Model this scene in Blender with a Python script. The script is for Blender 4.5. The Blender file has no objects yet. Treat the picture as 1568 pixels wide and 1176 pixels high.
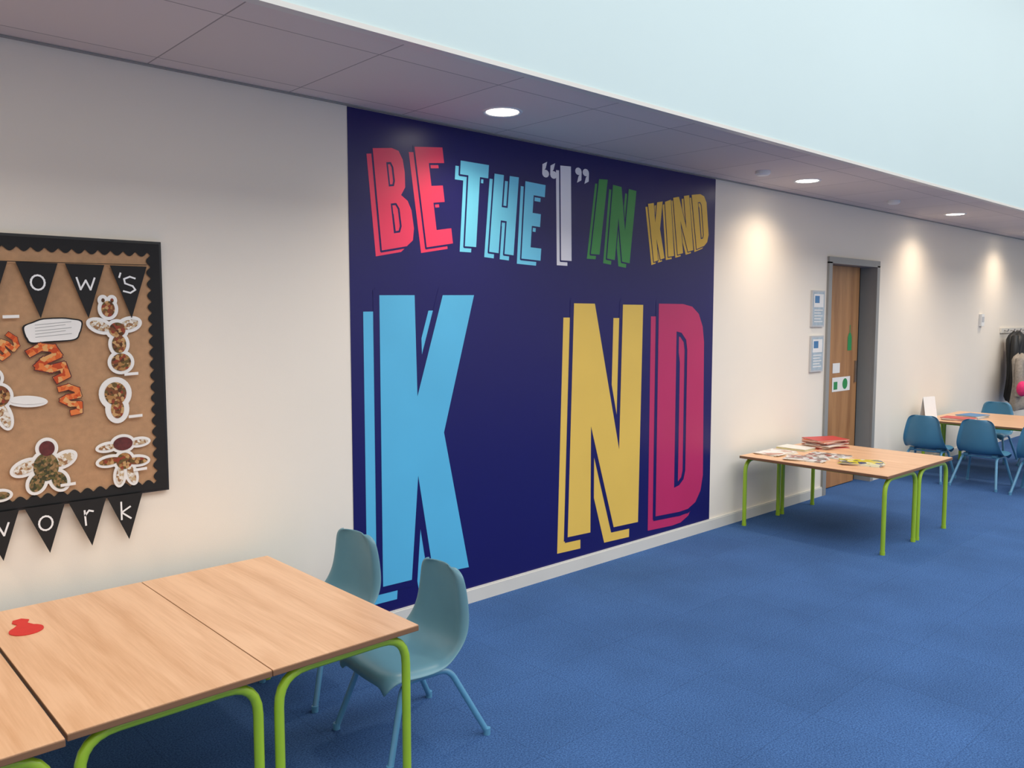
import bpy, math, random
from mathutils import Vector, Matrix, Euler
from mathutils.geometry import tessellate_polygon
random.seed(4)
sc=bpy.context.scene
sc.view_settings.view_transform='Standard'

# ---------------------------------------------------------------- materials
def lin(c):
    return tuple(((v/255)/12.92 if v/255<=0.04045 else ((v/255+0.055)/1.055)**2.4) for v in c)+(1.0,)
def newmat(name):
    m=bpy.data.materials.new(name); m.use_nodes=True
    nt=m.node_tree; b=nt.nodes["Principled BSDF"]; return m,nt,b
def N(nt,t,**k):
    n=nt.nodes.new(t)
    for a,v in k.items():
        if hasattr(n,a): setattr(n,a,v)
        else: n.inputs[a].default_value=v
    return n
def mat(name,col,rough=0.5,var=0.06,scale=8,metal=0,bump=0,bscale=60,spec=0.5,coat=0):
    m,nt,b=newmat(name)
    tc=N(nt,"ShaderNodeTexCoord"); no=N(nt,"ShaderNodeTexNoise"); no.inputs["Scale"].default_value=scale; no.inputs["Detail"].default_value=4
    nt.links.new(tc.outputs["Object"],no.inputs["Vector"])
    r=N(nt,"ShaderNodeValToRGB"); c=lin(col)
    r.color_ramp.elements[0].position=0.3; r.color_ramp.elements[1].position=0.7
    r.color_ramp.elements[0].color=tuple(max(0,v*(1-var)) for v in c[:3])+(1,)
    r.color_ramp.elements[1].color=tuple(min(1,v*(1+var)) for v in c[:3])+(1,)
    nt.links.new(no.outputs["Fac"],r.inputs[0]); nt.links.new(r.outputs[0],b.inputs["Base Color"])
    b.inputs["Roughness"].default_value=rough; b.inputs["Metallic"].default_value=metal
    b.inputs["Specular IOR Level"].default_value=spec; b.inputs["Coat Weight"].default_value=coat
    if bump:
        n2=N(nt,"ShaderNodeTexNoise"); n2.inputs["Scale"].default_value=bscale; n2.inputs["Detail"].default_value=5
        nt.links.new(tc.outputs["Object"],n2.inputs["Vector"])
        bp=N(nt,"ShaderNodeBump"); bp.inputs["Strength"].default_value=bump; bp.inputs["Distance"].default_value=0.01
        nt.links.new(n2.outputs["Fac"],bp.inputs["Height"]); nt.links.new(bp.outputs[0],b.inputs["Normal"])
    return m
def emis(name,col,st):
    m,nt,b=newmat(name); b.inputs["Base Color"].default_value=lin(col)
    b.inputs["Emission Color"].default_value=lin(col); b.inputs["Emission Strength"].default_value=st
    return m
def wood(name,c1,c2,axis=1,rough=0.35,sc_=1.0):
    m,nt,b=newmat(name)
    tc=N(nt,"ShaderNodeTexCoord"); mp=N(nt,"ShaderNodeMapping")
    s=[14*sc_,14*sc_,14*sc_]; s[axis]=1.0*sc_; mp.inputs["Scale"].default_value=s
    nt.links.new(tc.outputs["Object"],mp.inputs["Vector"])
    n1=N(nt,"ShaderNodeTexNoise"); n1.inputs["Scale"].default_value=1.2; n1.inputs["Detail"].default_value=6; n1.inputs["Distortion"].default_value=0.8
    nt.links.new(mp.outputs[0],n1.inputs["Vector"])
    mp2=N(nt,"ShaderNodeMapping"); s=[160,160,160]; s[axis]=6; mp2.inputs["Scale"].default_value=s
    nt.links.new(tc.outputs["Object"],mp2.inputs["Vector"])
    n2=N(nt,"ShaderNodeTexNoise"); n2.inputs["Scale"].default_value=1; n2.inputs["Detail"].default_value=2
    nt.links.new(mp2.outputs[0],n2.inputs["Vector"])
    mx=N(nt,"ShaderNodeMath",operation='MULTIPLY_ADD'); mx.inputs[1].default_value=0.35
    nt.links.new(n2.outputs["Fac"],mx.inputs[0]); 
    mm=N(nt,"ShaderNodeMath",operation='MULTIPLY'); mm.inputs[1].default_value=0.75
    nt.links.new(n1.outputs["Fac"],mm.inputs[0]); nt.links.new(mm.outputs[0],mx.inputs[2])
    r=N(nt,"ShaderNodeValToRGB"); r.color_ramp.elements[0].position=0.36; r.color_ramp.elements[1].position=0.68
    r.color_ramp.elements[0].color=lin(c1); r.color_ramp.elements[1].color=lin(c2)
    nt.links.new(mx.outputs[0],r.inputs[0]); nt.links.new(r.outputs[0],b.inputs["Base Color"])
    b.inputs["Roughness"].default_value=rough
    return m
def multi(name,cols,scale=30,rough=0.5):
    m,nt,b=newmat(name)
    tc=N(nt,"ShaderNodeTexCoord"); v=N(nt,"ShaderNodeTexVoronoi"); v.inputs["Scale"].default_value=scale
    nt.links.new(tc.outputs["Object"],v.inputs["Vector"])
    r=N(nt,"ShaderNodeValToRGB"); r.color_ramp.interpolation='CONSTANT'
    sp=N(nt,"ShaderNodeSeparateColor"); nt.links.new(v.outputs["Color"],sp.inputs[0]); nt.links.new(sp.outputs[0],r.inputs[0])
    el=r.color_ramp.elements
    el[0].color=lin(cols[0]); el[1].position=1/len(cols); el[1].color=lin(cols[1])
    for i in range(2,len(cols)):
        e=el.new(i/len(cols)); e.color=lin(cols[i])
    nt.links.new(r.outputs[0],b.inputs["Base Color"]); b.inputs["Roughness"].default_value=rough
    return m

WALL=mat("painted_wall",(238,229,215),0.6,0.015,1.5,bump=0.05,bscale=300)
BULK=mat("bulkhead_daylight_tint",(194,212,212),0.6,0.01,1.0)  # cyan cast of the rooflight daylight is put into this base colour
HALLC=mat("hall_ceiling_paint",(228,226,220),0.7,0.01,1.0)
TRIM=mat("trim_paint",(214,211,203),0.45,0.02,4)
WHITE=mat("white_plastic",(235,235,232),0.4,0.02,10)
GREYF=mat("grey_frame_paint",(146,146,143),0.45,0.03,6)
SILVER=mat("silver_frame",(190,192,194),0.35,0.03,6)
BLACK=mat("black_gap",(10,10,11),0.7,0.1,6)
LIME=mat("lime_powder_coat",(156,192,44),0.3,0.04,10,coat=0.3)
BLUEM=mat("blue_powder_coat",(92,150,184),0.3,0.04,10,coat=0.3)
TEAL=mat("grey_blue_polypropylene",(100,143,157),0.36,0.03,12,bump=0.03,bscale=400)
TEAL2=mat("blue_polypropylene",(72,128,158),0.36,0.03,12,bump=0.03,bscale=400)
NAVY=mat("mural_navy",(21,18,92),0.34,0.03,2,spec=0.45)
CK=mat("mural_lightblue",(88,184,226),0.4,0.03,3)
CN=mat("mural_gold",(234,194,88),0.4,0.03,3)
CD=mat("mural_magenta",(190,42,98),0.4,0.03,3)
CB=mat("mural_red",(234,58,98),0.4,0.03,3)
CT=mat("mural_sky",(112,208,240),0.4,0.03,3)
CI=mat("mural_white",(242,238,242),0.4,0.02,3)
CG=mat("mural_green",(62,150,72),0.4,0.03,3)
CY=mat("mural_yellow",(238,190,70),0.4,0.03,3)
HESS=mat("hessian_brown_paper",(180,140,104),0.85,0.08,40,bump=0.2,bscale=500)
BCARD=mat("black_card",(24,23,24),0.8,0.1,20)
BFRAME=mat("board_frame",(30,30,32),0.4,0.05)
PAPER=mat("white_paper",(232,230,226),0.7,0.02,20)
CHALK=mat("chalk_white",(235,235,235),0.8,0.05,60)
SPICE=multi("food_collage",[(120,70,40),(80,50,28),(165,120,70),(100,80,40),(140,60,40),(190,150,100)],90,0.8)
SPICE2=multi("leaf_collage",[(90,85,45),(120,95,60),(60,60,35),(150,120,80)],110,0.8)
PATT=multi("patterned_paper",[(225,220,210),(190,165,130),(205,195,180),(150,110,75)],120,0.8)
MEAT=mat("dark_red_photo",(92,36,36),0.6,0.3,60)
ORANGE=multi("orange_collage",[(205,92,40),(220,120,60),(185,70,30),(215,160,100)],70,0.8)
REDF=mat("red_felt",(205,48,40),0.8,0.04,30)
OAK=wood("beech_laminate",(208,158,116),(230,184,144),1,0.33)
EDGE=mat("table_edge_brown",(128,92,64),0.5,0.05)
DOORW=wood("oak_door_veneer",(146,98,58),(182,132,84),2,0.45,0.7)
LAMPM=emis("downlight_diffuser",(255,246,230),14)
LAVA=mat("sign_print",(168,184,194),0.4,0.12,30)
GREEN=mat("green_sign",(30,140,75),0.5,0.03)
PINK=mat("pink_wool",(225,50,110),0.9,0.1,40)
BCOAT=mat("black_nylon",(16,17,20),0.5,0.2,12)
RCOAT=mat("burgundy_nylon",(110,30,50),0.6,0.2,12)
GCOAT=mat("beige_fleece",(150,140,128),0.9,0.15,40,bump=0.4,bscale=120)
BK=[mat("cover_%d"%i,c,0.4,0.05,30) for i,c in enumerate([(190,50,45),(225,220,210),(60,120,170),(205,90,50),(170,40,60),(210,200,120)])]
PAGES=mat("book_pages",(225,218,200),0.8,0.05,80)
MAGA=multi("magazine_cover_grey",[(215,212,205),(160,165,160),(120,110,105),(225,225,225),(140,60,50)],26,0.25)
MAGB=multi("magazine_cover_yellow",[(225,205,40),(230,225,190),(60,70,110),(215,190,50),(120,120,60)],22,0.25)
MAGC=multi("magazine_cover_white",[(228,226,220),(210,200,190),(225,225,225),(180,120,100)],16,0.25)
METAL=mat("brushed_steel",(170,170,172),0.3,0.03,10,metal=1)

def carpet():
    m,nt,b=newmat("blue_carpet")
    tc=N(nt,"ShaderNodeTexCoord")
    n1=N(nt,"ShaderNodeTexNoise"); n1.inputs["Scale"].default_value=150; n1.inputs["Detail"].default_value=4; n1.inputs["Roughness"].default_value=0.9
    nt.links.new(tc.outputs["Object"],n1.inputs["Vector"])
    r=N(nt,"ShaderNodeValToRGB"); r.color_ramp.elements[0].position=0.38; r.color_ramp.elements[1].position=0.64
    r.color_ramp.elements[0].color=lin((38,67,112)); r.color_ramp.elements[1].color=lin((84,123,178))
    nt.links.new(n1.outputs["Fac"],r.inputs[0])
    br=N(nt,"ShaderNodeTexBrick"); br.offset=0.0
    br.inputs["Scale"].default_value=1; br.inputs["Brick Width"].default_value=0.5; br.inputs["Row Height"].default_value=0.5
    br.inputs["Mortar Size"].default_value=0.0022; br.inputs["Mortar Smooth"].default_value=0.5
    br.inputs["Color1"].default_value=(1,1,1,1); br.inputs["Color2"].default_value=(0.94,0.94,0.94,1); br.inputs["Mortar"].default_value=(0.78,0.78,0.78,1)
    nt.links.new(tc.outputs["Object"],br.inputs["Vector"])
    n3=N(nt,"ShaderNodeTexNoise"); n3.inputs["Scale"].default_value=2.2; n3.inputs["Detail"].default_value=6
    nt.links.new(tc.outputs["Object"],n3.inputs["Vector"])
    mr=N(nt,"ShaderNodeMapRange"); mr.inputs["From Min"].default_value=0.3; mr.inputs["From Max"].default_value=0.7; mr.inputs["To Min"].default_value=0.88; mr.inputs["To Max"].default_value=1.08
    nt.links.new(n3.outputs["Fac"],mr.inputs["Value"])
    m1=N(nt,"ShaderNodeMix",data_type='RGBA',blend_type='MULTIPLY'); m1.inputs[0].default_value=1
    nt.links.new(r.outputs[0],m1.inputs[6]); nt.links.new(br.outputs["Color"],m1.inputs[7])
    m2=N(nt,"ShaderNodeMix",data_type='RGBA',blend_type='MULTIPLY'); m2.inputs[0].default_value=1
    nt.links.new(m1.outputs[2],m2.inputs[6]); nt.links.new(mr.outputs[0],m2.inputs[7])
    nt.links.new(m2.outputs[2],b.inputs["Base Color"]); b.inputs["Roughness"].default_value=0.95; b.inputs["Specular IOR Level"].default_value=0.15
    bp=N(nt,"ShaderNodeBump"); bp.inputs["Strength"].default_value=0.3; bp.inputs["Distance"].default_value=0.004
    nt.links.new(n1.outputs["Fac"],bp.inputs["Height"]); nt.links.new(bp.outputs[0],b.inputs["Normal"])
    return m
CARPET=carpet()
def tiles():
    m,nt,b=newmat("ceiling_tiles")
    tc=N(nt,"ShaderNodeTexCoord"); mp=N(nt,"ShaderNodeMapping"); mp.inputs["Location"].default_value=(0,-0.28,0)
    nt.links.new(tc.outputs["Object"],mp.inputs["Vector"])
    br=N(nt,"ShaderNodeTexBrick"); br.offset=0.0
    br.inputs["Scale"].default_value=1; br.inputs["Brick Width"].default_value=0.6; br.inputs["Row Height"].default_value=0.6
    br.inputs["Mortar Size"].default_value=0.003; br.inputs["Mortar Smooth"].default_value=0.2
    br.inputs["Color1"].default_value=lin((222,212,206)); br.inputs["Color2"].default_value=lin((214,204,198)); br.inputs["Mortar"].default_value=lin((156,148,144))
    nt.links.new(mp.outputs[0],br.inputs["Vector"]); nt.links.new(br.outputs["Color"],b.inputs["Base Color"])
    b.inputs["Roughness"].default_value=0.85
    return m
TILES=tiles()

# ---------------------------------------------------------------- builder
class B:
    def __init__(s,name): s.name=name; s.v=[]; s.f=[]; s.mi=[]; s.ms=[]; s.sm=[]; s.M=Matrix.Identity(4)
    def idx(s,m):
        if m not in s.ms: s.ms.append(m)
        return s.ms.index(m)
    def add(s,vs,fs,m,smooth=False):
        o=len(s.v); i=s.idx(m)
        s.v+= [s.M@Vector(p) for p in vs]
        for f in fs: s.f.append([o+k for k in f]); s.mi.append(i); s.sm.append(smooth)
    def box(s,a,b,m,rz=0,c=None):
        x0,y0,z0=a; x1,y1,z1=b
        vs=[Vector(p) for p in [(x0,y0,z0),(x1,y0,z0),(x1,y1,z0),(x0,y1,z0),(x0,y0,z1),(x1,y0,z1),(x1,y1,z1),(x0,y1,z1)]]
        if rz:
            c=Vector(((x0+x1)/2,(y0+y1)/2,0)); r=Matrix.Rotation(rz,3,'Z'); vs=[r@(p-c)+c for p in vs]
        s.add(vs,[(0,3,2,1),(4,5,6,7),(0,1,5,4),(1,2,6,5),(2,3,7,6),(3,0,4,7)],m)
    def xz(s,conts,y,m,back=None,th=0.0):
        """flat polygon (with holes) in the XZ plane facing -Y, optional thickness"""
        cs=[[Vector((p[0],p[1],0)) for p in c] for c in conts]
        tr=tessellate_polygon(cs); fl=[p for c in cs for p in c]
        vs=[(p.x,y,p.y) for p in fl]; fs=[]
        for t in tr:
            a,b_,c=[fl[i] for i in t]
            cr=(b_-a).cross(c-a).z
            fs.append(tuple(t) if cr>0 else (t[0],t[2],t[1]))
        s.add(vs,fs,m)
        if th:
            for c in cs:
                n=len(c); vv=[(p.x,y,p.y) for p in c]+[(p.x,y+th,p.y) for p in c]
                s.add(vv,[(i,(i+1)%n,n+(i+1)%n,n+i) for i in range(n)],m)
    def stroke(s,pts,w,y,m,closed=False,ext=0.35):
        n=len(pts); rng=range(n if closed else n-1)
        for i in rng:
            a=Vector(pts[i]); b=Vector(pts[(i+1)%n]); d=(b-a)
            if d.length<1e-6: continue
            d.normalize(); a=a-d*w*ext; b=b+d*w*ext; nn=Vector((-d.y,d.x))*w/2
            q=[a-nn,b-nn,b+nn,a+nn]; yy=y-i*2.5e-5
            s.add([(p.x,yy,p.y) for p in q],[(0,1,2,3)],m)
    def tube(s,pts,r,m,rad=0.05,seg=10,caps=True):
        P=[Vector(p) for p in pts]; path=[P[0]]
        for i in range(1,len(P)-1):
            a,b,c=P[i-1],P[i],P[i+1]; u=(a-b).normalized(); v=(c-b).normalized()
            d=min(rad,(a-b).length*0.49,(c-b).length*0.49)
            p0=b+u*d; p2=b+v*d
            for k in range(7):
                t=k/6; path.append(p0*(1-t)**2+b*2*t*(1-t)+p2*t*t)
        path.append(P[-1]); n=len(path); rings=[]
        up=Vector((0,0,1)); 
        T0=(path[1]-path[0]).normalized()
        if abs(T0.dot(up))>0.9: up=Vector((1,0,0))
        nrm=(up-T0*up.dot(T0)).normalized()
        for i in range(n):
            t=(path[min(i+1,n-1)]-path[max(i-1,0)]).normalized()
            nrm=(nrm-t*nrm.dot(t)).normalized(); bi=t.cross(nrm)
            rings.append([path[i]+(nrm*math.cos(2*math.pi*k/seg)+bi*math.sin(2*math.pi*k/seg))*r for k in range(seg)])
        vs=[p for g in rings for p in g]; fs=[]
        for i in range(n-1):
            for k in range(seg): fs.append((i*seg+k,i*seg+(k+1)%seg,(i+1)*seg+(k+1)%seg,(i+1)*seg+k))
        s.add(vs,fs,m,True)
        if caps: s.add(rings[0],[tuple(reversed(range(seg)))],m); s.add(rings[-1],[tuple(range(seg))],m)
    def cyl(s,c,r,h,m,seg=32,r2=None):
        r2=r if r2 is None else r2
        a=[(c[0]+r*math.cos(2*math.pi*k/seg),c[1]+r*math.sin(2*math.pi*k/seg),c[2]) for k in range(seg)]
        b=[(c[0]+r2*math.cos(2*math.pi*k/seg),c[1]+r2*math.sin(2*math.pi*k/seg),c[2]+h) for k in range(seg)]
        s.add(a+b,[(k,(k+1)%seg,seg+(k+1)%seg,seg+k) for k in range(seg)],m,True)
        s.add(a,[tuple(reversed(range(seg)))],m); s.add(b,[tuple(range(seg))],m)
    def grid(s,rows,m,closed=False):
        n=len(rows[0]); vs=[p for r in rows for p in r]; fs=[]
        for i in range(len(rows)-1):
            for k in range(n if closed else n-1): fs.append((i*n+k,i*n+(k+1)%n,(i+1)*n+(k+1)%n,(i+1)*n+k))
        s.add(vs,fs,m,True)
    def done(s,loc=(0,0,0),rz=0,bevel=0,parent=None):
        me=bpy.data.meshes.new(s.name); me.from_pydata([tuple(p) for p in s.v],[],s.f)
        for m in s.ms: me.materials.append(m)
        for p,i,q in zip(me.polygons,s.mi,s.sm): p.material_index=i; p.use_smooth=q
        me.update()
        ob=bpy.data.objects.new(s.name,me); sc.collection.objects.link(ob); ob.location=loc; ob.rotation_euler=(0,0,rz)
        if bevel:
            b=ob.modifiers.new("bevel",'BEVEL'); b.width=bevel; b.segments=2; b.limit_method='ANGLE'
        if parent: ob.parent=parent
        return ob
def simple(name,a,b,m,bevel=0):
    o=B(name); o.box(a,b,m); return o.done(bevel=bevel)

# ---------------------------------------------------------------- room shell
X0,X1,Y0,YW=-4.0,15.0,-5.0,3.4
SZ=2.54; SY=2.48; HZ=5.3
DX0,DX1,DZ=6.86,7.77,2.03
simple("floor",(X0,Y0,-0.1),(X1,YW+0.6,0),CARPET)
simple("wall_back",(X0,YW,0),(DX0-.002,YW+0.14,SZ+0.1),WALL)
simple("wall_back.001",(DX1+.002,YW,0),(X1,YW+0.14,SZ+0.1),WALL)
simple("wall_back.002",(DX0-.002,YW,DZ+0.002),(DX1+.002,YW+0.14,SZ+0.1),WALL)
simple("wall_left",(X0-0.1,Y0,0),(X0,YW+0.14,HZ),WALL)
simple("wall_right",(X1,Y0,0),(X1+0.1,YW+0.14,HZ),WALL)
simple("wall_front",(X0-0.1,Y0-0.1,0),(X1+0.1,Y0,HZ),WALL)
simple("ceiling_soffit",(X0,SY,SZ),(X1,YW,SZ+0.04),TILES)
simple("wall_bulkhead",(X0,SY-0.02,SZ+0.004),(X1,SY,HZ),BULK)
c=B("ceiling")
LX0,LX1,LY0,LY1=-2.5,13.5,-3.6,1.4
c.box((X0,Y0,HZ),(X1,LY0,HZ+0.1),HALLC); c.box((X0,LY1,HZ),(X1,SY,HZ+0.1),HALLC)
c.box((X0,LY0,HZ),(LX0,LY1,HZ+0.1),HALLC); c.box((LX1,LY0,HZ),(X1,LY1,HZ+0.1),HALLC)
c.done()
t=B("trim_soffit_edge"); t.box((X0,SY-0.028,SZ-0.012),(X1,SY+0.012,SZ+0.006),TRIM); t.done()
t=B("trim_wall_angle"); t.box((X0,YW-0.02,SZ-0.006),(X1,YW-0.0005,SZ-0.0005),GREYF); t.done()
b=B("baseboard_back")
for a,e in ((X0,DX0-0.045),(DX1+0.045,X1)):
    b.box((a,YW-0.016,0),(e,YW-.0005,0.072),TRIM); b.box((a,YW-0.012,0.072),(e,YW-.0005,0.08),TRIM)
b.done()
# door
d=B("door_1")
d.box((DX0-0.045,YW-0.02,0),(DX0+0.012,YW-.001,DZ),GREYF); d.box((DX1-0.012,YW-0.02,0),(DX1+0.045,YW-.001,DZ),GREYF)
d.box((DX0,YW-0.002,0),(DX0+0.012,YW+0.14,DZ),GREYF); d.box((DX1-0.012,YW-0.002,0),(DX1,YW+0.14,DZ),GREYF)
d.box((DX0-0.045,YW-0.02,DZ-.012),(DX1+0.045,YW-.001,DZ+0.045),GREYF); d.box((DX0,YW-.002,DZ-.012),(DX1,YW+.14,DZ),GREYF)
d.box((DX0,YW+0.142,0),(DX1,YW+0.2,DZ+0.02),BLACK)
d.box((DX0+0.012,YW+0.10,0.008),(7.655,YW+0.141,DZ-0.014),DOORW)
d.box((7.60,YW+0.085,0.95),(7.62,YW+0.10,1.15),METAL)
yd=YW+0.098
d.xz([[(7.17,1.05),(7.31,1.05),(7.31,1.14),(7.17,1.14)]],yd,PAPER)
d.xz([[(7.17,0.88),(7.52,0.88),(7.52,1.01),(7.17,1.01)]],yd,PAPER)
d.xz([[(7.42+0.05*math.cos(a*math.pi/10),0.945+0.05*math.sin(a*math.pi/10)) for a in range(20)]],yd-0.001,GREEN)
d.xz([[(7.2,0.9),(7.27,0.9),(7.27,0.97),(7.2,0.97)]],yd-0.001,GREEN)
d.xz([[(7.45,1.25),(7.53,1.25),(7.53,1.37),(7.51,1.41),(7.47,1.41),(7.45,1.37)]],yd,GREEN)
d.stroke([(7.49,1.41),(7.49,1.48)],0.012,yd,GREEN)
d.done()
for z in (1.475,1.095):
    s=B("framed_notice"); s.box((6.54,YW-0.018,z),(6.755,YW-.0005,z+0.305),SILVER)
    s.xz([[(6.553,z+0.013),(6.742,z+0.013),(6.742,z+0.292),(6.553,z+0.292)]],YW-0.0185,LAVA)
    s.xz([[(6.565,z+0.165),(6.73,z+0.165),(6.73,z+0.275),(6.565,z+0.275)]],YW-0.019,PAPER)
    s.xz([[(6.58,z+0.2),(6.66,z+0.2),(6.66,z+0.26),(6.58,z+0.26)]],YW-0.0193,BK[2])
    for k in range(5): s.stroke([(6.575,z+0.14-k*0.024),(6.72-0.03*(k%2),z+0.14-k*0.024)],0.008,YW-0.019,PAPER,ext=0)
    s.done()
s=B("thermostat"); s.box((10.56,YW-0.03,1.45),(10.65,YW-.0005,1.59),WHITE); s.box((10.575,YW-0.034,1.50),(10.635,YW-0.03,1.56),SILVER); s.done(bevel=0.004)

# ---------------------------------------------------------------- lights
def downlight(x,y=3.01,e=44):
    o=B("recessed_downlight"); n=32
    z=SZ
    ro,ri=0.098,0.082
    rings=[]
    for r,dz in ((ro,0.0),(ro-0.004,-0.006),(ri,-0.004),(ri-0.004,-0.001)):
        rings.append([(x+r*math.cos(2*math.pi*k/n),y+r*math.sin(2*math.pi*k/n),z+dz) for k in range(n)])
    o.grid(list(reversed(rings)),WHITE,True)
    o.add(rings[-1],[tuple(range(n))[::-1]],LAMPM)
    o.done()
    l=bpy.data.lights.new("downlight_beam",'SPOT'); l.energy=e; l.color=(1.0,0.82,0.63); l.spot_size=math.radians(148); l.spot_blend=0.95; l.shadow_soft_size=0.08
    lo=bpy.data.objects.new("downlight_beam",l); lo.location=(x,y,z-0.02); sc.collection.objects.link(lo)
for x in (-3.1,-0.2,2.72,5.69,8.57,10.98,13.6): downlight(x)
s=B("smoke_detector"); s.cyl((5.1,3.02,SZ-0.03),0.035,0.012,WHITE,r2=0.05); s.cyl((5.1,3.02,SZ-0.018),0.05,0.018,WHITE); s.done()
s=B("smoke_detector"); s.cyl((7.2,3.02,SZ-0.03),0.035,0.012,WHITE,r2=0.05); s.cyl((7.2,3.02,SZ-0.018),0.05,0.018,WHITE); s.done()
l=bpy.data.lights.new("rooflight_daylight",'AREA'); l.shape='RECTANGLE'; l.size=LX1-LX0; l.size_y=LY1-LY0; l.energy=720; l.color=(1.0,0.985,0.97)
lo=bpy.data.objects.new("rooflight_daylight",l); lo.location=((LX0+LX1)/2,(LY0+LY1)/2,HZ+0.05); sc.collection.objects.link(lo)
wd=bpy.data.worlds.new("world"); sc.world=wd; wd.use_nodes=True
wd.node_tree.nodes["Background"].inputs[0].default_value=(0.6,0.75,0.9,1); wd.node_tree.nodes["Background"].inputs[1].default_value=0.6

# ---------------------------------------------------------------- mural
mu=B("mural_lettering")
yb=YW-0.003
mu.box((2.10,yb,0.08),(5.11,YW-0.0005,SZ-0.008),NAVY)
def glyph(conts,m,off,ow,layer=0):
    mu.xz([[(p[0]+off[0],p[1]+off[1]) for p in c] for c in conts],yb-0.0006,m)
    for c in conts:
        mu.stroke(c,ow*2,yb-0.0012,NAVY,True)
    mu.xz(conts,yb-0.0022,m)
K=[(2.262,1.664),(2.472,1.668),(2.484,1.156),(2.651,1.671),(2.862,1.675),(2.653,0.956),(2.818,0.2),(2.577,0.212),(2.484,0.75),(2.438,0.213),(2.262,0.216)]
Nn=[(3.644,1.64),(3.831,1.64),(4.076,0.71),(4.099,1.637),(4.304,1.637),(4.278,0.201),(4.03,0.209),(3.804,0.885),(3.806,0.215),(3.60,0.222)]
Dd=[(4.471,1.647),(4.742,1.647),(4.85,1.63),(4.93,1.58),(4.98,1.49),(5.0,1.38),(5.017,0.42),(4.99,0.31),(4.93,0.235),(4.84,0.2),(4.74,0.195),(4.468,0.207)]
Dh=[(4.672,1.46),(4.73,1.45),(4.785,1.40),(4.80,1.33),(4.80,0.48),(4.78,0.42),(4.73,0.385),(4.672,0.375)]
glyph([K],CK,(-0.092,-0.08),0.036); glyph([Nn],CN,(-0.09,-0.085),0.032); glyph([Dd,Dh],CD,(-0.082,-0.085),0.030)
G={
'B':[[(0,0),(0,1),(.62,1),(.84,.97),(.94,.88),(.95,.75),(.9,.6),(.74,.525),(.92,.46),(1,.36),(1,.17),(.92,.05),(.72,0)],[(.39,.62),(.39,.86),(.54,.86),(.60,.81),(.60,.67),(.55,.62)],[(.39,.15),(.39,.45),(.56,.45),(.64,.39),(.64,.21),(.57,.15)]],
'E':[[(0,0),(0,1),(1,1),(1,.84),(.44,.84),(.44,.61),(.86,.61),(.86,.44),(.44,.44),(.44,.16),(1,.16),(1,0)]],
'T':[[(0,1),(1,1),(1,.84),(.70,.84),(.70,0),(.29,0),(.29,.84),(0,.84)]],
'H':[[(0,0),(0,1),(.38,1),(.38,.59),(.62,.59),(.62,1),(1,1),(1,0),(.62,0),(.62,.42),(.38,.42),(.38,0)]],
'I':[[(0,0),(0,1),(1,1),(1,0)]],
'N':[[(0,0),(0,1),(.36,1),(.67,.42),(.67,1),(1,1),(1,0),(.66,0),(.34,.58),(.34,0)]],
'K':[[(0,0),(0,1),(.39,1),(.39,.66),(.62,1),(1,1),(.72,.53),(1,0),(.62,0),(.39,.38),(.39,0)]],
'D':[[(0,0),(0,1),(.6,1),(.86,.95),(1,.82),(1,.18),(.86,.05),(.6,0)],[(.38,.15),(.38,.85),(.55,.85),(.63,.79),(.63,.21),(.55,.15)]]}
def small(ch,q,m,off=(-0.034,-0.03),ow=0.0095):
    TL,TR,BR,BL=[Vector(p) for p in q]
    def mp(u,v):
        p=(BL*(1-u)+BR*u)*(1-v)+(TL*(1-u)+TR*u)*v; return (p.x,p.y)
    glyph([[mp(*p) for p in c] for c in G[ch]],m,off,ow)
KO=(-0.024,-0.022); KW=0.0065
small('B',[(2.235,2.36),(2.41,2.385),(2.485,1.92),(2.28,1.88)],CB)
small('E',[(2.48,2.40),(2.655,2.42),(2.72,1.94),(2.55,1.91)],CB)
small('T',[(2.775,2.37),(2.97,2.37),(2.935,1.93),(2.745,1.93)],CT)
small('H',[(3.01,2.33),(3.19,2.33),(3.15,1.90),(2.97,1.91)],CT)
small('E',[(3.24,2.315),(3.40,2.31),(3.36,1.88),(3.21,1.885)],CT)
small('I',[(3.52,2.435),(3.61,2.44),(3.62,1.89),(3.53,1.89)],CI)
small('I',[(3.86,2.395),(3.94,2.40),(3.87,1.94),(3.79,1.94)],CG)
small('N',[(3.99,2.375),(4.22,2.36),(4.16,1.90),(3.94,1.92)],CG)
small('K',[(4.34,2.29),(4.495,2.32),(4.525,1.95),(4.41,1.92)],CY,KO,KW)
small('I',[(4.52,2.32),(4.585,2.34),(4.63,1.97),(4.565,1.96)],CY,KO,KW)
small('N',[(4.61,2.355),(4.79,2.39),(4.85,2.02),(4.67,1.98)],CY,KO,KW)
small('D',[(4.82,2.395),(4.99,2.42),(5.04,2.075),(4.89,2.03)],CY,KO,KW)
def quote(x,z,fl):
    s_=-1 if fl else 1
    pts=[(x+0.028*math.cos(a*math.pi/6),z+0.022*math.sin(a*math.pi/6)) for a in range(12)]
    mu.xz([pts],yb-0.0018,CI)
    mu.xz([[(x-s_*0.028,z),(x-s_*0.026,z+s_*0.05),(x+s_*0.012,z+s_*0.068),(x-s_*0.0,z+s_*0.03)]],yb-0.0021,CI)
quote(3.40,2.375,False); quote(3.465,2.375,False); quote(3.675,2.42,True); quote(3.74,2.42,True)
mu.done()

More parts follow.
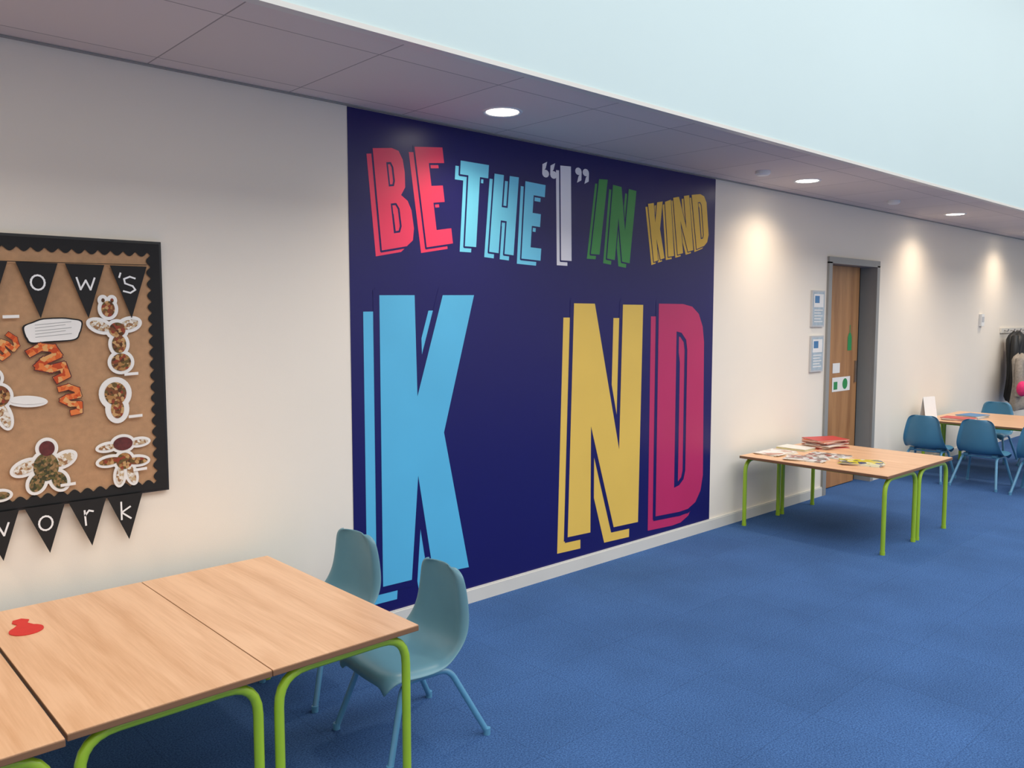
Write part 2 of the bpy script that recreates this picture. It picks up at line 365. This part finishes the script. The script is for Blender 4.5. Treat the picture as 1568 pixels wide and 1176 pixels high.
# ---------------------------------------------------------------- display board
db=B("display_board")
bx0,bx1,bz0,bz1=-0.60,1.225,0.86,1.855
db.box((bx0,YW-0.022,bz0),(bx1,YW-.001,bz1),BFRAME)
yh=YW-0.023
db.xz([[(bx0+.015,bz0+.015),(bx1-.015,bz0+.015),(bx1-.015,bz1-.015),(bx0+.015,bz1-.015)]],yh,HESS)
def wave(a,b,fn,pitch=0.045,amp=0.009):
    n=int(abs(b-a)/pitch)*8; r=[]
    for i in range(n+1):
        t=a+(b-a)*i/n; r.append(fn(t,amp*(abs(math.sin(math.pi*abs(t-a)/pitch))*2-1)))
    return r
yc=YW-0.027
ins=0.052
db.xz([[(bx0+.01,bz1-.01)]+[ (bx1-.01,bz1-.01)]+wave(bx1-.01,bx0+.01,lambda t,o:(t,bz1-ins-o))],yc,BCARD)
db.xz([[(bx1-.01,bz0+.01),(bx0+.01,bz0+.01)]+wave(bx0+.01,bx1-.01,lambda t,o:(t,bz0+ins+o-0.01))],yc,BCARD)
db.xz([[(bx1-.01,bz1-.01)]+wave(bz1-.01,bz0+.01,lambda t,o:(bx1-ins-o,t))+[(bx1-.01,bz0+.01)]],yc-0.0005,BCARD)
db.xz([[(bx0+.01,bz0+.01)]+wave(bz0+.01,bz1-.01,lambda t,o:(bx0+ins+o,t))+[(bx0+.01,bz1-.01)]],yc-0.0005,BCARD)
def ell(x,z,a,c_,rot=0):
    return [(x+a*math.cos(t)*math.cos(rot)-c_*math.sin(t)*math.sin(rot),z+a*math.cos(t)*math.sin(rot)+c_*math.sin(t)*math.cos(rot)) for t in [k*math.pi/14 for k in range(28)]]
def blob(parts,y,inner,grow=0.013):
    n=len(parts)
    for i,p in enumerate(parts):
        x,z,a,c_=p[:4]; r=p[4] if len(p)>4 else 0
        db.xz([ell(x,z,a+grow,c_+grow,r)],y-0.0001*i,PAPER,th=0.003)
    for i,p in enumerate(parts):
        x,z,a,c_=p[:4]; r=p[4] if len(p)>4 else 0
        db.xz([ell(x,z,a,c_,r)],y-0.0015-0.0001*i,inner[i%len(inner)] if isinstance(inner,list) else inner)
yp=YW-0.034
blob([(.985,1.525,.038,.017,-0.35),(1.09,1.53,.036,.018,0.25),(1.045,1.51,.030,.028),(1.05,1.455,.026,.035),(1.055,1.385,.036,.034),(1.015,1.59,.024,.030),(.998,1.622,.006,.008),(1.03,1.622,.006,.008)],yp,[PATT,PATT,SPICE,SPICE,SPICE,SPICE,SPICE,SPICE])
blob([(1.03,1.265,.040,.044),(1.035,1.205,.024,.036)],yp,SPICE,0.020)
blob([(.715,1.015,.042,.020,0.35),(.84,1.03,.038,.020,0.45),(.748,.955,.024,.034,-.4),(.822,.955,.024,.034,.4),(.78,1.01,.042,.052),(.785,1.078,.026,.028)],yp,[PATT,PATT,SPICE2,SPICE2,SPICE2,MEAT],0.012)
blob([(1.0,1.005,.040,.014,0.1),(1.10,.995,.040,.014,-0.05),(.995,1.06,.034,.010,.1),(1.11,1.068,.034,.010,.05),(1.035,.945,.014,.036,-.1),(1.078,.945,.014,.036,.25),(1.053,1.0,.030,.032),(1.05,1.068,.036,.026)],yp,[SPICE,SPICE,PATT,PATT,PATT,PATT,SPICE,MEAT],0.011)
blob([(.58,1.275,.045,.012,-0.1),(.73,1.255,.055,.010,-.08),(.655,1.21,.016,.045,.25),(.60,1.215,.016,.045,-.4),(.64,1.28,.036,.038),(.625,1.345,.024,.026)],yp,[PATT,PAPER,PATT,PATT,SPICE,SPICE],0.011)
blob([(.63,.925,.03,.014)],yp,SPICE2,0.01)
blob([(.31,1.13,.035,.016,.4),(.40,1.13,.035,.016,-.4),(.33,1.045,.018,.035,-.2),(.375,1.045,.018,.035,.2),(.352,1.11,.034,.045),(.352,1.18,.024,.028)],yp,[PATT,PATT,SPICE,SPICE,SPICE,SPICE2])
blob([(.0,1.15,.04,.06),(.0,1.25,.024,.028)],yp,SPICE2)
bub=[]
for k in range(44):
    a=k*2*math.pi/44; r=1+0.05*math.sin(5*a)
    bub.append((.825+.092*r*math.copysign(abs(math.cos(a))**.6,math.cos(a)),1.51+.040*r*math.copysign(abs(math.sin(a))**.6,math.sin(a))+0.1*(.092*math.cos(a))))
db.xz([[((x-.825)*1.06+.825,(z-1.51)*1.12+1.51) for x,z in bub]],yp+0.002,BCARD,th=0.003)
db.xz([bub],yp,PAPER,th=0.001)
for k in range(5): db.stroke([(.765,1.530-k*.011),(.885-.02*(k%2),1.542-k*.011)],0.0016,yp-0.0005,GREYF)
for x,z in ((1.09,1.338),(1.10,1.172),(.85,.935),(1.11,.96),(.69,1.56)):
    db.xz([[(x-.026,z-.006),(x+.026,z-.004),(x+.026,z+.007),(x-.026,z+.005)]],yp-.004,PAPER)
def worm(x,z,s,r=0):
    P=[(-.055,.03),(-.02,.05),(.02,.045),(.035,.02),(-.01,.0),(-.03,-.02),(.01,-.03),(.05,-.02),(.06,-.055),(.03,-.07)]
    q=[(x+s*(a*math.cos(r)-b_*math.sin(r)),z+s*(a*math.sin(r)+b_*math.cos(r))) for a,b_ in P]
    db.stroke(q,0.034*s,yp,MEAT); db.stroke(q,0.027*s,yp-0.001,ORANGE)
worm(.80,1.40,1.0); worm(.87,1.26,.75,-.3); worm(.675,1.46,.6,-1.2)
worm(.45,1.42,.9); worm(.2,1.35,1.0)
LET={'o':[[(.36*math.cos(k*math.pi/8),.42*math.sin(k*math.pi/8)) for k in range(17)]],
'w':[[(-.5,.35),(-.3,-.35),(0,.2),(.25,-.35),(.5,.35)]],
'W':[[(-.6,.5),(-.3,-.5),(0,.3),(.3,-.5),(.6,.5)]],
'l':[[(0,.6),(0,-.5)]],'i':[[(0,.3),(0,-.5)],[(0,.5),(0,.58)]],
's':[[(.35,.4),(.05,.5),(-.3,.35),(-.25,.08),(.2,-.08),(.35,-.3),(.05,-.5),(-.35,-.4)],[(-.5,.7),(-.58,.45)]],
'r':[[(-.2,.4),(-.15,-.5)],[(-.18,.1),(.05,.38),(.28,.3)]],'k':[[(-.25,.6),(-.25,-.5)],[(.28,.25),(-.24,-.05),(.3,-.5)]]}
def pennant(x,z,wd,ht,ch,y,ls=0.062,dx=0,tilt=0):
    db.xz([[(x-wd/2,z),(x+dx,z-ht),(x+wd/2,z+tilt)]],y,BCARD,th=0.002)
    for st in LET[ch]: db.stroke([(x+p[0]*ls,z-ht*.36+p[1]*ls) for p in st],0.0065,y-0.0008,CHALK)
for i,(x,ch) in enumerate(((.14,'W'),(.30,'i'),(.46,'l'),(.62,'l'),(.78,'o'),(.94,'w'),(1.095,'s'))):
    pennant(x,1.755,.135,.2,ch,yp-0.002,dx=0.005)
for i,(x,ch) in enumerate(((.62,'w'),(.77,'o'),(.915,'r'),(1.05,'k'))):
    pennant(x,.866,.132,.178,ch,YW-0.036,dx=0.01)
db.tube([(bx0,YW-0.033,1.756),(.3,YW-0.036,1.75),(bx1-.06,YW-0.033,1.762)],0.0012,BCARD,0.1,6)
db.done()

# ---------------------------------------------------------------- tables
TZ=0.53
def table(x,y,rz=0,w=0.544):
    l,h=1.10,TZ
    e=bpy.data.objects.new("classroom_table",None); sc.collection.objects.link(e); e.location=(x,y,0); e.rotation_euler=(0,0,rz)
    o=B("table_top"); o.box((-w/2,-l/2,h-0.020),(w/2,l/2,h-0.002),EDGE)
    o.done(parent=e,bevel=0.002)
    o=B("table_surface"); o.box((-w/2+.001,-l/2+.002,h-0.0025),(w/2-.001,l/2-.002,h),OAK); o.done(parent=e)
    for k,sy in enumerate((-1,1)):
        o=B("leg_frame_%d"%(k+1)); Y=sy*(l/2-0.032); a=w/2-0.032
        o.tube([(-a,Y,0.012),(-a,Y,h-0.034),(a,Y,h-0.034),(a,Y,0.012)],0.0150,LIME,0.10,14)
        for q in (-a,a): o.cyl((q,Y,0),0.0170,0.022,LIME,14)
        o.done(parent=e)
    o=B("under_rails")
    for q in (-0.14,0.14): o.box((q-.012,-l/2+.04,h-0.045),(q+.012,l/2-.04,h-0.021),LIME)
    o.done(parent=e)
    return e
table(1.338,2.742,0,0.526); table(0.800,2.742,0,0.546); table(0.246,2.72)
table(5.645,2.77,-0.012); table(6.19,2.765,-0.012)
table(8.90,2.73); table(9.445,2.73)

# ---------------------------------------------------------------- chairs
def chair(x,y,rz,m=TEAL):
    e=bpy.data.objects.new("school_chair",None); sc.collection.objects.link(e); e.location=(x,y,0); e.rotation_euler=(0,0,rz)
    prof=[(.200,.268,.150),(.204,.288,.170),(.194,.306,.182),(.165,.315,.190),(.11,.311,.193),(.04,.305,.195),(-.03,.303,.194),(-.08,.308,.192),
          (-.118,.325,.190),(-.142,.355,.187),(-.153,.395,.182),(-.158,.44,.174),(-.160,.49,.164),(-.160,.54,.153),(-.158,.58,.143),(-.157,.602,.132),(-.156,.618,.112),(-.156,.626,.082)]
    rows=[]; n=16
    for i,(px,pz,hw) in enumerate(prof):
        back=min(1,max(0,(i-6)/4)); row=[]
        for k in range(n+1):
            v=-1+2*k/n; a=abs(v)
            zz=pz; xx=px
            zz+= (1-back)*(0.012*a**2-0.024*max(0,a-.85)/.15)
            xx+= back*(0.034*a**2-0.030*(max(0,a-.86)/.14))
            j=math.exp(-((i-8)/2.0)**2); xx+=j*0.03*a**3; zz+=j*0.022*a**3
            if i<3: zz-=0.012*a**4
            row.append((xx,hw*v,zz))
        rows.append(row)
    o=B("seat_shell"); o.grid(rows,m); ob=o.done(parent=e)
    so=ob.modifiers.new("thick",'SOLIDIFY'); so.thickness=0.007; so.offset=0
    su=ob.modifiers.new("sub",'SUBSURF'); su.levels=1; su.render_levels=2
    o=B("leg_frame")
    for sy in (-1,1):
        o.tube([(0.205,sy*.195,0.012),(0.12,sy*.145,0.275),(-0.075,sy*.145,0.275),(-0.212,sy*.195,0.012)],0.0115,BLUEM,0.045,12)
        o.cyl((0.206,sy*.196,0),0.0135,0.025,BLUEM,12); o.cyl((-0.213,sy*.196,0),0.0135,0.025,BLUEM,12)
    for q in (0.09,-0.05): o.tube([(q,-.145,0.277),(q,.145,0.277)],0.009,BLUEM,0.02,10)
    for q in (0.09,-0.05):
        for sy in (-1,1): o.box((q-.02,sy*.12-.02,0.28),(q+.02,sy*.12+.02,0.302),m)
    o.done(parent=e)
    return e
chair(1.755,2.462,math.pi-.06); chair(1.760,3.06,math.pi+0.08)
chair(8.31,3.08,0.05,TEAL2); chair(8.33,2.60,-0.03,TEAL2); chair(8.29,2.10,0.06,TEAL2)
chair(9.93,3.02,math.pi,TEAL2); chair(9.93,2.5,math.pi,TEAL2)

# ---------------------------------------------------------------- things on tables
def book(o,x,y,z,w,l,t,m,rz):
    o.box((x-w/2,y-l/2,z),(x+w/2,y+l/2,z+0.0015),m,rz)
    o.box((x-w/2+.003,y-l/2+.003,z+0.0015),(x+w/2-.001,y+l/2-.003,z+t-0.0015),PAGES,rz)
    o.box((x-w/2,y-l/2,z+t-0.0015),(x+w/2,y+l/2,z+t),m,rz)
o=B("book_stack"); z=TZ
for i in range(8):
    t=random.uniform(.006,.012); book(o,6.24+random.uniform(-.02,.02),3.08+random.uniform(-.02,.02),z,.21,.29,t,BK[[0,1,3,1,4,0,3,0][i]],random.uniform(-.25,.25)+1.3); z+=t
o.done()
o=B("book_stack"); z=TZ
for i in range(3):
    t=.006; book(o,5.95+i*.005,3.185,z,.17,.24,t,BK[[1,5,1][i]],random.uniform(-.06,.06)); z+=t
o.done()
def mag(x,y,m,rz,n=2):
    o=B("magazine"); z=TZ
    for i in range(n):
        o.box((x-.10,y-.14,z),(x+.10,y+.14,z+.003),PAGES,rz+i*.12); o.box((x-.10,y-.14,z+.003),(x+.10,y+.14,z+.0036),m,rz+i*.12); z+=.004
    o.done()
mag(5.66,3.19,MAGC,1.35,3); mag(5.58,2.90,MAGA,0.12,3); mag(5.84,2.86,MAGA,0.0,2); mag(5.70,2.55,MAGB,0.2,4)
o=B("book_stack"); z=TZ
for i in range(3): book(o,8.86,2.98+.01*i,z,.21,.28,.008,BK[[0,1,0][i]],random.uniform(-.2,.2)); z+=.008
o.done()
o=B("book_stack"); z=TZ
for i in range(3): book(o,9.2,2.98,z,.21,.28,.009,BK[[2,1,2][i]],random.uniform(-.15,.15)+1.4); z+=.009
o.done()
o=B("paper_leaflet")
a=Vector((8.68,3.245,TZ)); u=Vector((.17,-.05,0)); bk=Vector((.03,.045,0))
o.add([a,a+u,a+u+bk+Vector((0,0,.22)),a+bk+Vector((0,0,.22)),a+bk*1.8,a+u+bk*1.8],[(0,1,2,3),(3,2,5,4)],PAPER); o.done()
o=B("red_felt_cutout")
cx,cy=.622,3.03
pts=[(cx+.05*math.cos(math.radians(a)),cy+.05*math.sin(math.radians(a))) for a in range(-235,60,12)]+[(cx+.018,cy+.07),(cx+.03,cy+.10),(cx+.012,cy+.125),(cx-.015,cy+.12),(cx-.022,cy+.095),(cx-.012,cy+.065)]
n=len(pts); vs=[(p[0],p[1],TZ+.0005) for p in pts]+[(p[0],p[1],TZ+.003) for p in pts]
cs=[[Vector((p[0],p[1],0)) for p in pts]]; tr=tessellate_polygon(cs)
fs=[]
for q in tr:
    a,b_,c_=[cs[0][i] for i in q]
    fs.append(tuple(n+i for i in (q if (b_-a).cross(c_-a).z>0 else (q[0],q[2],q[1]))))
o.add(vs,fs+[(i,(i+1)%n,n+(i+1)%n,n+i) for i in range(n)],REDF); o.done()

# ---------------------------------------------------------------- coats on pegs
o=B("coat_rack"); o.box((11.3,YW-.02,1.36),(13.2,YW-.001,1.42),TRIM)
for k in range(8): o.tube([(11.4+k*.24,YW-.02,1.39),(11.4+k*.24,YW-.06,1.38),(11.4+k*.24,YW-.07,1.41)],.006,METAL,.01,8)
o.done()
def coat(name,x,ztop,zbot,wt,wb,dep,m,ycen,arms=True,seed=0):
    rnd=random.Random(seed); o=B(name); rows=[]; nr=16; ns=36; ph=rnd.random()*6
    for i in range(nr+1):
        t=i/nr; z=ztop+(zbot-ztop)*t
        s_=min(1,(t/.12)**.5) if t<.12 else 1
        hw=(wt+(wb-wt)*t)/2*(.25+.75*s_); hd=dep/2*(.35+.65*s_)*(1+.2*math.sin(t*6+ph))
        if t>.97: hw*=.92; hd*=.7
        row=[]
        for k in range(ns):
            a=2*math.pi*k/ns; f_=1+.10*math.sin(5*a+ph+t*3)+.05*math.sin(11*a+t*8+ph)
            row.append((x+hw*f_*math.cos(a),ycen+hd*f_*math.sin(a),z+.012*math.sin(3*a+ph)))
        rows.append(row)
    o.grid(list(reversed(rows)),m,True)
    o.add(rows[0],[tuple(range(ns))[::-1]],m); o.add(rows[-1],[tuple(range(ns))],m)
    if arms:
        for sg in (-1,1):
            o.tube([(x+sg*wt*.35,ycen-.01,ztop-.06),(x+sg*(wt*.55),ycen-.03,ztop-.2),(x+sg*(wt*.6),ycen-.04,ztop-(ztop-zbot)*.75)],.042,m,.08,14)
    return o
c1=coat("hanging_coat",11.44,1.38,.52,.30,.36,.18,BCOAT,3.25,True,1); c1.done()
c2=coat("hanging_coat",11.10,1.12,.46,.26,.34,.14,GCOAT,3.10,True,3)
rows=[]
for i in range(9):
    a=math.pi*i/8; rows.append([(10.93+.08*math.sin(a)*math.cos(k*math.pi/8),3.02+.06*math.sin(a)*math.sin(k*math.pi/8),.72+.09*math.cos(a)) for k in range(16)])
c2.grid(list(reversed(rows)),PINK,True); c2.done()
c3=coat("hanging_coat",11.95,1.38,.55,.34,.40,.20,RCOAT,3.25,True,5); c3.done()

# ---------------------------------------------------------------- camera
th=math.atan(103/1265); ps=math.radians(47.25); cc,ss=math.cos(th),math.sin(th)
R=Vector((math.sin(ps),-math.cos(ps),0)); F=Vector((math.cos(ps)*cc,math.sin(ps)*cc,-ss)); U=R.cross(F)
cam=bpy.data.objects.new("camera",bpy.data.cameras.new("camera")); sc.collection.objects.link(cam)
cam.matrix_world=Matrix(((R.x,U.x,-F.x,0),(R.y,U.y,-F.y,0),(R.z,U.z,-F.z,1.56),(0,0,0,1)))
cam.data.sensor_width=36; cam.data.lens=1265*36/1568; cam.data.clip_end=100
sc.camera=cam
